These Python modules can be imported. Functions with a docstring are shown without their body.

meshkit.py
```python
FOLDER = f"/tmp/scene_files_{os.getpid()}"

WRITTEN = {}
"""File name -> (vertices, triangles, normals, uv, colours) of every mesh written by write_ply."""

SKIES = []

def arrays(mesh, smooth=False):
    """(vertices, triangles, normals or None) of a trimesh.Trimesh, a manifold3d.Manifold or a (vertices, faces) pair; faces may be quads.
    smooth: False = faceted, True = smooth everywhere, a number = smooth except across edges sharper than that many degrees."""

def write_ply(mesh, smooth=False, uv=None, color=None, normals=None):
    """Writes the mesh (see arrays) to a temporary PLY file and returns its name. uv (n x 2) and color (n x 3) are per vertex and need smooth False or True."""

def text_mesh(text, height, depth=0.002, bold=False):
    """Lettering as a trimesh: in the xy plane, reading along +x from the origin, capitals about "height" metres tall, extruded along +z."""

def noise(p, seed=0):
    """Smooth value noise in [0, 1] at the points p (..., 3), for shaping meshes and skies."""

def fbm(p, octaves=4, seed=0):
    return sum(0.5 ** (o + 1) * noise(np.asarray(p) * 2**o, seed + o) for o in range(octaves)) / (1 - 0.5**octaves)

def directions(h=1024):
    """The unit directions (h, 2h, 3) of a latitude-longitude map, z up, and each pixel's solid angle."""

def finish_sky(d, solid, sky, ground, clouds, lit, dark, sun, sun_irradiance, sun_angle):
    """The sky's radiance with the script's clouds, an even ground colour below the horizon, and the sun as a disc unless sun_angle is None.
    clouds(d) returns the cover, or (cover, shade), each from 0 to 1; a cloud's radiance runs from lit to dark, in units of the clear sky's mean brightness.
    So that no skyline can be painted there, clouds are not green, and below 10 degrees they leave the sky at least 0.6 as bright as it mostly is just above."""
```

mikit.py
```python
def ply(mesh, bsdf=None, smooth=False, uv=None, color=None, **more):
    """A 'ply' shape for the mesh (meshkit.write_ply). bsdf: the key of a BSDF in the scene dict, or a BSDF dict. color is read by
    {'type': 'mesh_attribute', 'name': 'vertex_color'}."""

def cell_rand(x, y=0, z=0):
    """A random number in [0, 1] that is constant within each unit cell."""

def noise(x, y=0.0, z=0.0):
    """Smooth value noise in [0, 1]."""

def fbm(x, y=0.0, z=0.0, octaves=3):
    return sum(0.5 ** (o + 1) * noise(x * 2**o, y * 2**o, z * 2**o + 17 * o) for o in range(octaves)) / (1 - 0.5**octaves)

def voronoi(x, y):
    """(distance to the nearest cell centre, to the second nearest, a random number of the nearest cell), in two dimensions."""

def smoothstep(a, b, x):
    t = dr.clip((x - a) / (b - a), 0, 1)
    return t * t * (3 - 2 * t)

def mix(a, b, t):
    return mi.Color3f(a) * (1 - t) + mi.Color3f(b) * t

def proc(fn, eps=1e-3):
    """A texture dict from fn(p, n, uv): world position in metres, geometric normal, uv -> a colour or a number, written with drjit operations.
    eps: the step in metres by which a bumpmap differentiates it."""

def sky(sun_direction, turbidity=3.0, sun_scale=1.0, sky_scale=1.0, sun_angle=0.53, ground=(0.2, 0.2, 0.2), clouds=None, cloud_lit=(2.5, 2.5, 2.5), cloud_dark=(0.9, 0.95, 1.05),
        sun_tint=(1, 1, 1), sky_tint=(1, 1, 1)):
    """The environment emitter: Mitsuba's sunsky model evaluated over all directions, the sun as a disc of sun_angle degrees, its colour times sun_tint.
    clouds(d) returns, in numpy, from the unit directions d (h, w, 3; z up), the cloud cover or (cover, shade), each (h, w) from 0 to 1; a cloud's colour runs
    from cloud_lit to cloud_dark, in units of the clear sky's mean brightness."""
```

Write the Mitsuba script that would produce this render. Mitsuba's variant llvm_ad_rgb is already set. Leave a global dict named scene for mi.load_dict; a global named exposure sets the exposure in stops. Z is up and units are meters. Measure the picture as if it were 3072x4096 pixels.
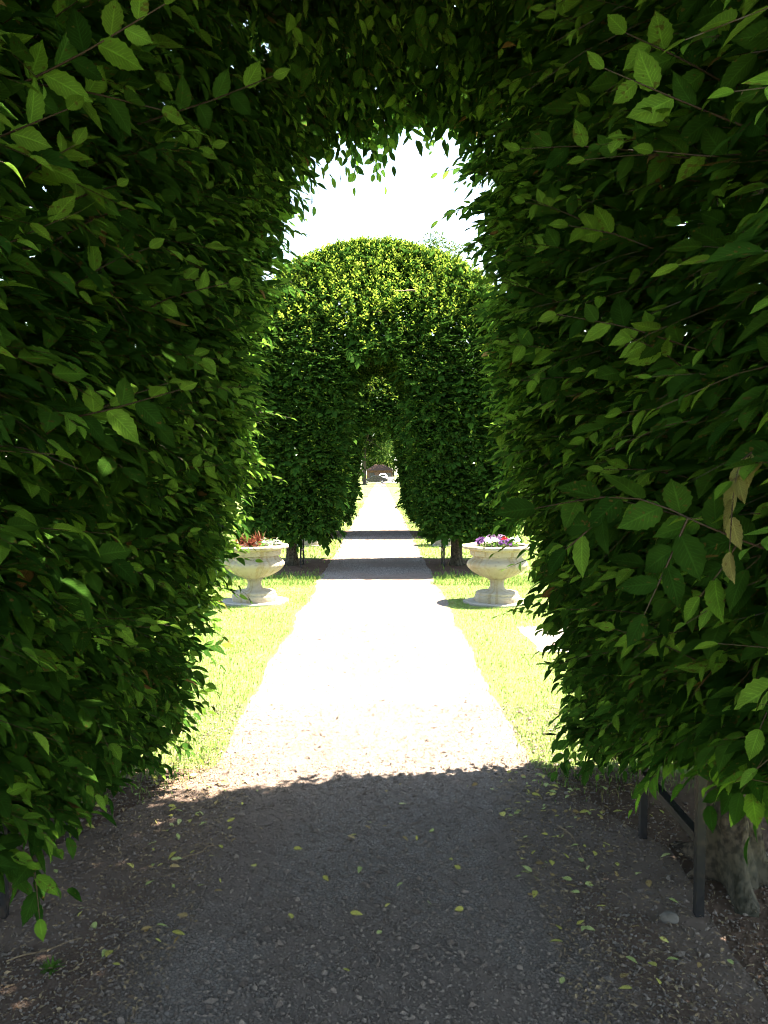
import math
import numpy as np, trimesh, mitsuba as mi, drjit as dr
import mikit, meshkit
from mikit import proc, noise, fbm, voronoi, cell_rand, smoothstep, mix

T = mi.ScalarTransform4f
scene, labels = {}, {}
# ------------------------------------------------------------------ camera, sky, exposure
CAM = np.array([0.0, 0.0, 1.6])
scene['camera'] = {'type': 'perspective', 'fov': 51.1, 'fov_axis': 'x', 'near_clip': 0.05, 'far_clip': 5000.0,
                   'to_world': T().look_at(origin=[0, 0, 1.6], target=[0.0043, 1.0, 1.6 - 0.0467], up=[0, 0, 1])}
scene['sky'] = mikit.sky([0.47, 0.14, 1.0], turbidity=3, sky_scale=0.75, sky_tint=(1.32, 1.0, 0.70))
exposure = 4.9

UP = np.array([0, 0, 1.0])


def rgn(seed):
    return np.random.default_rng(seed)


def smoothstep_np(a, b, x):
    t = np.clip((x - a) / (b - a), 0, 1)
    return t * t * (3 - 2 * t)


def nrm(v):
    return v / np.maximum(np.linalg.norm(v, axis=-1, keepdims=True), 1e-9)


def numbered(name, used={}):
    k = used.get(name, 0)
    used[name] = k + 1
    return name if k == 0 else f'{name}_{k:03d}'


def tag(key, label=None, cat=None, group=None, kind=None):
    d = {k: v for k, v in (('label', label), ('category', cat), ('group', group), ('kind', kind)) if v}
    labels[key] = {**labels.get(key, {}), **d}


def add(key, mesh, m, smooth=False, uv=None, **more):
    scene[key] = mikit.ply(mesh, m, smooth=smooth, uv=uv, **more)
    return key


def part(root, name, mesh, m, smooth=False, uv=None, **more):
    return add(numbered(f'{root}__{name}'), mesh, m, smooth, uv, **more)


# ------------------------------------------------------------------ materials
def two(b):
    return {'type': 'twosided', 'bsdf': b}


def pr(color, rough=0.6, **k):
    c = color if isinstance(color, dict) else {'type': 'rgb', 'value': list(color)}
    return two({'type': 'principled', 'base_color': c, 'roughness': rough, **k})


def leaf_colour(old0, old1, young0, young1):
    def fn(p, n, uv):
        i = dr.floor(uv.x)
        t = uv.x - i
        v = dr.abs(uv.y * 2 - 1)
        r = cell_rand(i, 3, 1)
        c = dr.select(i >= 5000, mix(young0, young1, r), mix(old0, old1, r * r))
        c = dr.select(i >= 9000, mix((0.16, 0.09, 0.03), (0.26, 0.19, 0.07), r), c)
        spot = smoothstep(0.74, 0.80, noise(p.x * 140, p.y * 140, p.z * 140) * 0.75 + 0.25 * cell_rand(i, 8, 1))
        c = mix(c, mi.Color3f(0.13, 0.09, 0.03), spot * 0.7)
        w = (t * 11 - v * 3.0)
        w = dr.abs(w - dr.floor(w) - 0.5) * 2
        rib = smoothstep(0.62, 1.0, w) * smoothstep(1.0, 0.5, v)
        mid = smoothstep(0.10, 0.03, v)
        blotch = 0.82 + 0.36 * noise(p.x * 60, p.y * 60, p.z * 60)
        return c * blotch * (1 + 0.42 * dr.maximum(rib, mid * 1.3))
    return fn


def leaf_bump(p, n, uv):
    t = uv.x - dr.floor(uv.x)
    v = dr.abs(uv.y * 2 - 1)
    return dr.sin((t * 11 - v * 3.0) * 6.2832) * 0.5 + smoothstep(0.12, 0.0, v) * -1.0


def leaf_mat(a, b, c, d, rough=0.42, trans=0.8, bump=True):
    m = {'type': 'principledthin', 'base_color': proc(leaf_colour(a, b, c, d)), 'roughness': rough, 'diff_trans': trans, 'eta': 1.45}
    return {'type': 'bumpmap', 'tex': proc(leaf_bump, 4e-4), 'scale': 0.0013, 'bsdf': m} if bump else m


scene['m_leaf'] = leaf_mat((0.020, 0.062, 0.010), (0.075, 0.185, 0.026), (0.13, 0.28, 0.03), (0.19, 0.37, 0.05), trans=0.9)
scene['m_leaf_far'] = leaf_mat((0.016, 0.048, 0.009), (0.045, 0.11, 0.016), (0.16, 0.27, 0.03), (0.28, 0.37, 0.055), trans=0.9, bump=False)
scene['m_fallen'] = leaf_mat((0.30, 0.33, 0.10), (0.42, 0.38, 0.12), (0.45, 0.40, 0.10), (0.50, 0.50, 0.25), rough=0.6, trans=0.4, bump=False)
scene['m_tree_dark'] = leaf_mat((0.012, 0.034, 0.008), (0.028, 0.068, 0.013), (0.05, 0.10, 0.02), (0.08, 0.13, 0.025), trans=0.6, bump=False)
scene['m_tree_light'] = leaf_mat((0.03, 0.07, 0.014), (0.065, 0.12, 0.025), (0.11, 0.17, 0.04), (0.17, 0.22, 0.06), trans=0.7, bump=False)


def bark_c(p, n, uv):
    a = smoothstep(0.3, 0.7, fbm(p.x * 55, p.y * 55, p.z * 38, 5))
    b = noise(p.x * 5, p.y * 5, p.z * 3)
    c = mix((0.015, 0.011, 0.008), (0.085, 0.068, 0.050), a)
    return mix(c, mi.Color3f(0.05, 0.052, 0.034), smoothstep(0.5, 0.75, b) * 0.5)


def bark_b(p, n, uv):
    return fbm(p.x * 60, p.y * 60, p.z * 30, 5)


scene['m_bark'] = {'type': 'bumpmap', 'tex': proc(bark_b), 'scale': 0.03, 'bsdf': pr(proc(bark_c), 0.85)}
scene['m_twig'] = pr((0.09, 0.06, 0.04), 0.7)
scene['m_shoot'] = pr((0.05, 0.034, 0.02), 0.6)
scene['m_iron'] = pr(proc(lambda p, n, uv: mix((0.009, 0.010, 0.013), (0.028, 0.022, 0.018), smoothstep(0.5, 0.8, fbm(p.x * 25, p.y * 25, p.z * 25, 3)))), 0.5, specular=0.4)


def grass_ground(p, n, uv):
    a = fbm(p.x * 0.9, p.y * 0.9, 0.0, 3)
    b = fbm(p.x * 22, p.y * 22, 3.0, 3)
    c = mix((0.10, 0.16, 0.036), (0.16, 0.22, 0.058), a)
    c = mix(c, (0.17, 0.15, 0.07), smoothstep(0.5, 0.75, b) * 0.6)
    return c


scene['m_lawn'] = {'type': 'bumpmap', 'tex': proc(lambda p, n, uv: fbm(p.x * 40, p.y * 40, 0.0, 3)), 'scale': 0.03, 'bsdf': pr(proc(grass_ground), 0.9)}
scene['m_blade'] = {'type': 'principledthin', 'base_color': proc(lambda p, n, uv: mix(mix((0.085, 0.17, 0.035), (0.185, 0.275, 0.07), cell_rand(dr.floor(uv.x), 1, 2)), (0.26, 0.22, 0.09), dr.select(cell_rand(dr.floor(uv.x), 5, 2) > 0.88, 0.8, 0.0))), 'roughness': 0.5, 'diff_trans': 0.7, 'eta': 1.4}


def soil_c(p, n, uv):
    a = fbm(p.x * 14, p.y * 14, 0.0, 4)
    b = fbm(p.x * 60, p.y * 60, 2.0, 3)
    c = mix((0.05, 0.032, 0.024), (0.155, 0.10, 0.072), a * 0.6 + b * 0.4)
    return c


def gravel_c(p, n, uv):
    d1, d2, r = voronoi(p.x * 70, p.y * 70)
    e1, e2, q = voronoi(p.x * 160 + 5, p.y * 160)
    c = mix((0.155, 0.128, 0.116), (0.31, 0.272, 0.252), r * 0.6 + q * 0.4)
    c = mix((0.06, 0.052, 0.046), c, smoothstep(0.02, 0.22, d2 - d1))
    w = fbm(p.x * 1.3 + 7, p.y * 0.9, 1.0, 4)
    e = fbm(p.x * 9, p.y * 9, 4.0, 3)
    lat = dr.abs(p.x + 0.05) + 0.5 * (fbm(p.x * 2.2, p.y * 2.2, 8.0, 4) - 0.5)
    c = mix(c, soil_c(p, n, uv), smoothstep(0.52, 0.95, lat) * smoothstep(4.6, 4.0, p.y) * 0.9)
    c = mix(c, mi.Color3f(0.150, 0.114, 0.096) * (0.75 + 0.6 * e), smoothstep(0.42, 0.62, w + 0.25 * (e - 0.5)) * 0.75)
    return c


def gravel_b(p, n, uv):
    d1, d2, r = voronoi(p.x * 70, p.y * 70)
    return smoothstep(0.0, 0.5, d2 - d1) * (0.5 + 0.5 * r)


scene['m_gravel'] = {'type': 'bumpmap', 'tex': proc(gravel_b, 5e-4), 'scale': 0.006, 'bsdf': pr(proc(gravel_c), 0.85)}


scene['m_soil'] = {'type': 'bumpmap', 'tex': proc(lambda p, n, uv: fbm(p.x * 45, p.y * 45, 0.0, 4)), 'scale': 0.03, 'bsdf': pr(proc(soil_c), 0.95)}
scene['m_stonechip'] = pr(proc(lambda p, n, uv: mix((0.08, 0.062, 0.054), (0.205, 0.170, 0.150), cell_rand(dr.floor(uv.x), 7, 1)) * (0.8 + 0.4 * noise(p.x * 300, p.y * 300, p.z * 300))), 0.8)
scene['m_litter'] = pr(proc(lambda p, n, uv: mix((0.10, 0.07, 0.05), (0.30, 0.23, 0.14), cell_rand(dr.floor(uv.x), 7, 1))), 0.85)


def urn_c(p, n, uv):
    a = fbm(p.x * 7, p.y * 7, p.z * 7, 4)
    ang = dr.atan2(n.y, n.x)
    streak = fbm(ang * 9, p.z * 1.6, p.y * 0.5, 4)
    grime = fbm(p.x * 26, p.y * 26, p.z * 26, 3)
    c = mix((0.23, 0.205, 0.155), (0.32, 0.295, 0.24), a)
    c = mix(c, mi.Color3f(0.21, 0.165, 0.085), smoothstep(0.48, 0.68, streak) * 0.7)
    c = mix(c, mi.Color3f(0.10, 0.092, 0.075), smoothstep(0.58, 0.8, grime) * 0.4)
    return c


scene['m_urn'] = {'type': 'bumpmap', 'tex': proc(lambda p, n, uv: fbm(p.x * 60, p.y * 60, p.z * 60, 3)), 'scale': 0.006, 'bsdf': pr(proc(urn_c), 0.85)}
scene['m_slab'] = {'type': 'bumpmap', 'tex': proc(lambda p, n, uv: fbm(p.x * 50, p.y * 50, p.z * 50, 3)), 'scale': 0.006, 'bsdf': pr(proc(lambda p, n, uv: mix((0.20, 0.185, 0.16), (0.30, 0.285, 0.25), fbm(p.x * 9, p.y * 9, p.z * 9, 4))), 0.9)}
scene['m_pot_soil'] = pr((0.05, 0.038, 0.03), 0.95)

# ------------------------------------------------------------------ ground, path, soil
PXL, PXR = -0.92, 0.82
g = np.array([[x, y, 0.0] for y in (-300, 0, 30, 2500) for x in (-1500, -40, 40, 1500)])
gf = [[r * 4 + c, r * 4 + c + 1, r * 4 + c + 5, r * 4 + c + 4] for r in range(3) for c in range(3)]
add('ground', (g, gf), 'm_lawn')
tag('ground', 'lawn of mown grass on both sides of the gravel path', kind='structure')


def strip(y, xl, xr, z, nx=4):
    y, xl, xr = map(np.asarray, (y, xl, xr))
    s = np.linspace(0, 1, nx)
    v = np.stack([xl[:, None] * (1 - s) + xr[:, None] * s, np.repeat(y[:, None], nx, 1), np.full((len(y), nx), z)], -1).reshape(-1, 3)
    f = [[r * nx + c, r * nx + c + 1, (r + 1) * nx + c + 1, (r + 1) * nx + c] for r in range(len(y) - 1) for c in range(nx - 1)]
    return v, f


ys = np.concatenate([np.arange(-6, 14, 0.06), np.arange(14, 40, 0.25), np.arange(40, 160, 1.0)])


def edge(y, s):
    q = np.stack([y * 5.0, y * 0 + s, y * 0], -1)
    q2 = np.stack([y * 1.2, y * 0 + s + 9, y * 0], -1)
    return (meshkit.fbm(q, 3) - 0.5) * 0.05 + (meshkit.fbm(q2, 2) - 0.5) * 0.10


def flare(y):
    return 0.48 * np.clip((4.35 - y) / 1.0, 0, 1) ** 1.0


add('path', strip(ys, PXL + edge(ys, 1) - flare(ys), PXR + edge(ys, 2) + flare(ys) * 0.75, 0.008), 'm_gravel')
tag('path', 'straight pale gravel path running under the arches', kind='structure')
yy = np.arange(-5, 4.45, 0.05)


def soil_patch(y0, y1, name, label, w=2.05):
    y = np.arange(y0, y1, 0.05)
    c = np.clip(np.minimum(y - y0, y1 - y) / 0.35, 0, 1) ** 0.5
    add(name, strip(y, -0.1 - (w - 0.1) * (0.55 + 0.45 * c) + 2.5 * edge(y, 5), -0.1 + (w - 0.1) * (0.55 + 0.45 * c) + 2.5 * edge(y, 6), 0.004), 'm_soil')
    tag(name, label, kind='structure')


soil_patch(-5.0, 4.35, 'soil', 'bare brown soil under the nearest arch')
soil_patch(12.6, 15.2, 'soil_001', 'bare brown soil under the second arch')
soil_patch(20.1, 22.9, 'soil_002', 'bare brown soil under the third arch')
add('side_path', strip(np.linspace(7.15, 8.35, 18), 1.42 + edge(np.linspace(7.15, 8.35, 18), 3), np.full(18, 9.0), 0.005), 'm_slab')
tag('side_path', 'pale paved side path leading off to the right across the lawn', kind='structure')


# ------------------------------------------------------------------ leaves
def leaf_template(st, serr=0.0, asp=0.58, curl=0.16, fold=0.13):
    """Unit-length leaf: y along, x across, z up; uv x = along, y = across."""
    t = np.linspace(0, 1, st)
    w = 0.5 * asp * np.sin(np.pi * t ** 0.82) ** 0.85 * (1 - 0.25 * np.clip(t - 0.75, 0, 1) / 0.25)
    w[0] = w[-1] = 0
    if serr:
        w[1:-1] *= 1 + serr * np.where(np.arange(1, st - 1) % 2, 1, -1)
    z = -curl * t ** 2 + 0.05 * t
    v, uv = [(0, 0, 0)], [(0, 0.5)]
    for k in range(1, st - 1):
        for s in (-1, 0, 1):
            v.append((s * w[k], t[k] - (0.03 * abs(s)), z[k] + fold * abs(s) * 2 * w[k]))
            uv.append((t[k], 0.5 + 0.5 * s))
    v.append((0, 1, z[-1]))
    uv.append((1, 0.5))
    f, n = [(0, 2, 1), (0, 3, 2)], st - 2
    for k in range(n - 1):
        a, b = 1 + 3 * k, 4 + 3 * k
        for i in (0, 1):
            f += [(a + i, a + i + 1, b + i + 1), (a + i, b + i + 1, b + i)]
    a, e = 1 + 3 * (n - 1), 1 + 3 * n
    f += [(a, a + 1, e), (a + 1, a + 2, e)]
    uv = np.array(uv, float)
    uv[:, 0] = 0.01 + 0.98 * uv[:, 0]
    return np.array(v, float), np.array(f), uv


LEAF_FINE = [leaf_template(14, 0.07, 0.48 + 0.05 * (i % 3), 0.10 + 0.12 * (i % 4) / 3, 0.06 + 0.12 * (i % 5) / 4) for i in range(12)]
LEAF_MID, LEAF_LOW = leaf_template(6, asp=0.5), leaf_template(3, asp=0.58)
LEAF_MIDS = [leaf_template(6, asp=a, curl=c, fold=f) for a, c, f in ((0.5, 0.16, 0.13), (0.46, 0.34, 0.2), (0.54, 0.04, 0.3), (0.48, -0.12, 0.06), (0.52, 0.5, 0.1))]


def frames(pos, d, n, length, width=1.0):
    d = nrm(d)
    a = nrm(np.cross(d, n))
    n = np.cross(a, d)
    L = np.asarray(length)[:, None]
    return np.stack([a * L * np.asarray(width).reshape(-1, 1), d * L, n * L, pos], -1)  # (N,3,4)


def leaf_mass(M, ids, tpl):
    v, f, uv = tpl
    V = np.einsum('kij,nj->kni', M[:, :, :3], v) + M[:, None, :, 3]
    U = np.repeat(uv[None], len(M), 0)
    U[:, :, 0] += np.asarray(ids)[:, None]
    F = f[None] + (np.arange(len(M)) * len(v))[:, None, None]
    return (V.reshape(-1, 3), F.reshape(-1, 3)), U.reshape(-1, 2)


def tubes(P, R, sides=3):
    """P (K, S, 3) polylines, R (K, S) radii -> one mesh."""
    K, S, _ = P.shape
    t = nrm(np.gradient(P, axis=1))
    a = nrm(np.cross(t, np.where(np.abs(t[..., 2:]) < 0.9, [0, 0, 1.0], [1.0, 0, 0])))
    b = np.cross(t, a)
    ang = np.arange(sides) * 2 * np.pi / sides
    v = P[:, :, None] + R[:, :, None, None] * (np.cos(ang)[:, None] * a[:, :, None] + np.sin(ang)[:, None] * b[:, :, None])
    i, j = np.meshgrid(np.arange(S - 1), np.arange(sides), indexing='ij')
    q = np.stack([i * sides + j, i * sides + (j + 1) % sides, (i + 1) * sides + (j + 1) % sides, (i + 1) * sides + j], -1).reshape(-1, 4)
    q = np.vstack([q[:, [0, 1, 2]], q[:, [0, 2, 3]]])
    F = q[None] + (np.arange(K) * S * sides)[:, None, None]
    return v.reshape(-1, 3), F.reshape(-1, 3)


def hang(z):
    return np.interp(z, [0.3, 1.3, 2.0], [1.35, 0.8, 0.45])


def grow(S, N, rng, length=(0.12, 0.26), depth=(0.02, 0.2), leaf=0.078, spread=0.75, lift=0.1, droop=0.25, nmax=8, young=0.5, aim=None):
    """Shoots rooted under the surface points S with outward normals N; distichous leaves along each. Returns leaf frames, ids, stems."""
    K = len(S)
    L = rng.uniform(*length, K)
    B = S - N * (rng.uniform(*depth, K) + 0.35 * L)[:, None]
    D = N + spread * rng.normal(size=(K, 3)) * [1, 1, 0.55] + [0, 0, lift]
    if aim is not None:
        D = D + aim
    D = nrm(D)
    dr_ = rng.uniform(0.3, 1.4, K) * droop
    roll = rng.normal(0, 0.28, K)
    cnt = np.clip(np.round(L / 0.030 * rng.uniform(0.8, 1.2, K)), 3, nmax).astype(int)
    isy = rng.random(K) < young
    M, ids, sid = [], [], []
    for j in range(nmax):
        k = np.nonzero(cnt > j)[0]
        if not len(k):
            break
        s = (j + 0.6) / cnt[k]
        last = j == cnt[k] - 1
        s = np.where(last, 1.0, s)
        P = B[k] + D[k] * (L[k] * s)[:, None] - UP * (dr_[k] * L[k] * s * s)[:, None]
        t = nrm(D[k] - 2 * UP * (dr_[k] * s)[:, None])
        H = nrm(np.cross(t, UP) + 1e-6)
        U = np.cross(H, t)
        H, U = H * np.cos(roll[k])[:, None] + U * np.sin(roll[k])[:, None], U * np.cos(roll[k])[:, None] - H * np.sin(roll[k])[:, None]
        th = np.where(last, rng.normal(0, 0.25, len(k)), rng.uniform(0.55, 1.15, len(k)) * (1 - 0.35 * s)) * (1 if j % 2 else -1)
        d = t * np.cos(th)[:, None] + H * np.sin(th)[:, None] - UP * (rng.uniform(-0.12, 0.34, len(k)) * hang(P[:, 2]))[:, None] + 0.10 * rng.normal(size=(len(k), 3))
        n = U + 0.24 * rng.normal(size=(len(k), 3)) + 0.35 * N[k]
        tip = np.clip((s - 0.62) / 0.38, 0, 1)
        size = leaf * rng.uniform(0.72, 1.15, len(k)) * (0.8 + 0.25 * np.sin(np.pi * s)) * (1 - 0.45 * tip * isy[k])
        M.append(frames(P, d, n, size, rng.uniform(0.85, 1.12, len(k))))
        yo = isy[k] & (s > 0.7) & (rng.random(len(k)) < 0.8)
        ids.append(np.where(yo, 5000, 0) + rng.integers(0, 2000, len(k)))
        sid.append(k)
    s = np.linspace(0, 1, 4)
    P = B[:, None] + D[:, None] * (L[:, None] * s)[..., None] - UP * (dr_[:, None] * L[:, None] * s * s)[..., None]
    R = np.linspace(0.0016, 0.0006, 4)[None].repeat(K, 0)
    return np.concatenate(M), np.concatenate(ids), np.concatenate(sid), P, R


def resample(poly, n=200):
    p = np.array(poly, float)
    # smooth the corners (Chaikin), then even spacing
    for _ in range(3):
        q = np.empty((2 * len(p) - 2, 2))
        q[0::2], q[1::2] = 0.75 * p[:-1] + 0.25 * p[1:], 0.25 * p[:-1] + 0.75 * p[1:]
        p = np.vstack([p[:1], q, p[-1:]])
    s = np.concatenate([[0], np.cumsum(np.linalg.norm(np.diff(p, axis=0), axis=1))])
    u = np.linspace(0, s[-1], n)
    p = np.stack([np.interp(u, s, p[:, 0]), np.interp(u, s, p[:, 1])], -1)
    t = nrm(np.gradient(p, axis=0))
    return p, np.stack([t[:, 1], -t[:, 0]], -1), s[-1]  # points, right-hand normals, length


def setback(z):
    return 1.0 * np.clip((z - 3.0) / 2.4, 0, 1.2) ** 1.6


class Arch:
    """A clipped hornbeam arch: opening curve and outer curve in the x-z plane (both from bottom left over the top to bottom right), depth y0..y1."""

    def __init__(self, opening, outer, y0, y1, bottom, seed, bump=0.05):
        self.o, self.no, self.lo = resample(opening)
        self.u, self.nu, self.lu = resample(outer)
        self.nu = -self.nu
        self.y0, self.y1, self.bottom, self.rng, self.bump, self.seed = y0, y1, bottom, rgn(seed), bump, seed

    def _curve(self, c, n, length, per_m2, r=0.16):
        rng, K = self.rng, int(length * (self.y1 - self.y0) * per_m2)
        i, y = rng.integers(0, len(c), K), rng.uniform(self.y0, self.y1, K)
        p, m = c[i] + rng.normal(0, 0.01, (K, 2)), n[i]
        e = np.minimum(y - self.y0, self.y1 - y)
        b = np.clip(1 - e / r, 0, 1)
        y = np.clip(y, self.y0 + setback(p[:, 1]), self.y1 - setback(p[:, 1]))
        sgn = np.where(y - self.y0 < self.y1 - y, -1, 1)
        back = r * (1 - np.sqrt(np.maximum(1 - b * b, 0)))
        p = p - m * back[:, None]
        S = np.stack([p[:, 0], y, p[:, 1]], -1)
        N = nrm(np.stack([m[:, 0] * (1 - 0.7 * b), sgn * b, m[:, 1] * (1 - 0.7 * b)], -1))
        return self._rough(S, N)

    def _rough(self, S, N):
        d = (meshkit.fbm(S * 3.2, 3, self.seed) - 0.5) * 2 * self.bump + (meshkit.noise(S * 9.0, self.seed + 5) - 0.5) * self.bump
        S = S + N * d[:, None]
        keep = S[:, 2] > self.bottom(S[:, 0], S[:, 1])
        return S[keep], N[keep]

    def inner(self, per_m2):
        return self._curve(self.o, self.no, self.lo, per_m2)

    def outer(self, per_m2):
        return self._curve(self.u, self.nu, self.lu, per_m2, 0.35)

    def _inside(self, x, z):
        from shapely import Polygon, contains_xy
        a = Polygon(np.vstack([self.u, self.u[:1]])).buffer(-0.05)
        b = Polygon(np.vstack([[self.o[0, 0], -1], self.o, [self.o[-1, 0], -1]])).buffer(0.03)
        return contains_xy(a, x, z) & ~contains_xy(b, x, z)

    def face(self, far, per_m2):
        rng = self.rng
        x0, x1, z1 = self.u[:, 0].min(), self.u[:, 0].max(), self.u[:, 1].max()
        K = int((x1 - x0) * z1 * per_m2)
        x, z = rng.uniform(x0, x1, K), rng.uniform(0.0, z1, K)
        k = self._inside(x, z)
        x, z = x[k], z[k]
        b = setback(z)
        S = np.stack([x, self.y1 - b if far else self.y0 + b, z], -1)
        return self._rough(S, nrm(np.stack([x * 0, np.full(len(x), 1.0 if far else -1.0), np.clip(z - 3.1, 0, 2) * 0.6], -1)))

    def under(self, per_m2):
        rng = self.rng
        x0, x1 = self.u[:, 0].min(), self.u[:, 0].max()
        K = int((x1 - x0) * (self.y1 - self.y0) * per_m2)
        x, y = rng.uniform(x0, x1, K), rng.uniform(self.y0, self.y1, K)
        z = self.bottom(x, y) + 0.05
        k = self._inside(x, np.maximum(z, self.u[0, 1] + 0.06))
        S = np.stack([x[k], y[k], z[k]], -1)
        return S, np.tile([0, 0, -1.0], (len(S), 1))


def join(*sets):
    return np.concatenate([s[0] for s in sets]), np.concatenate([s[1] for s in sets])


OPEN1 = [(-1.12, 0.05), (-1.06, 0.6), (-0.87, 1.27), (-0.70, 1.93), (-0.69, 2.6), (-0.58, 3.05), (-0.25, 3.40), (0.40, 3.44), (0.62, 3.18), (0.66, 2.7), (0.67, 1.9), (0.82, 1.3), (0.98, 0.6), (1.08, 0.05)]
OUT = [(-2.05, 0.3), (-2.12, 1.2), (-2.12, 3.2), (-2.08, 3.9), (-1.72, 4.7), (-0.95, 5.28), (-0.05, 5.52), (0.85, 5.28), (1.72, 4.7), (2.08, 3.9), (2.12, 3.2), (2.12, 1.2), (2.05, 0.3)]


def near_bottom(x, y):
    z = np.where(x < 0, np.interp(y, [0.0, 1.5, 2.2, 3.0, 4.3, 4.7], [0.9, 0.75, 0.52, 0.36, 0.16, 0.2]), np.interp(y, [0.0, 1.5, 2.3, 2.8, 3.4, 4.3, 4.7], [1.0, 0.95, 0.80, 0.57, 0.38, 0.06, 0.06]))
    return z + 0.1 * (meshkit.noise(np.stack([x * 6, y * 6, x * 0], -1)) - 0.4)


near = Arch(OPEN1, OUT, 0.2, 4.32, near_bottom, 11, 0.10)  # near end lengthened around the camera to block sky light and darken the tunnel
OPEN2 = [(-0.86, 0.2), (-0.78, 0.8), (-0.66, 1.6), (-0.56, 2.4), (-0.54, 2.9), (-0.42, 3.35), (-0.05, 3.55), (0.32, 3.35), (0.44, 2.9), (0.47, 2.4), (0.60, 1.6), (0.72, 0.8), (0.80, 0.2)]
OPEN3 = [(x, z * 0.86) for x, z in OPEN2]
mid = Arch(OPEN2, [(x * 1.06, z) for x, z in OUT], 12.65, 15.4, lambda x, y: 0.62 + 0.12 * (meshkit.noise(np.stack([x * 4, y * 4, x * 0], -1)) - 0.5), 23)
OUT3 = [(x, z * 0.83) for x, z in OUT]
far = Arch(OPEN3, OUT3, 20.2, 22.9, lambda x, y: 0.5 + 0.12 * (meshkit.noise(np.stack([x * 4, y * 4, x * 0], -1)) - 0.5), 37)

XC = -0.05
HORN = 'clipped hornbeam trees trained into the arches'


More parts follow.
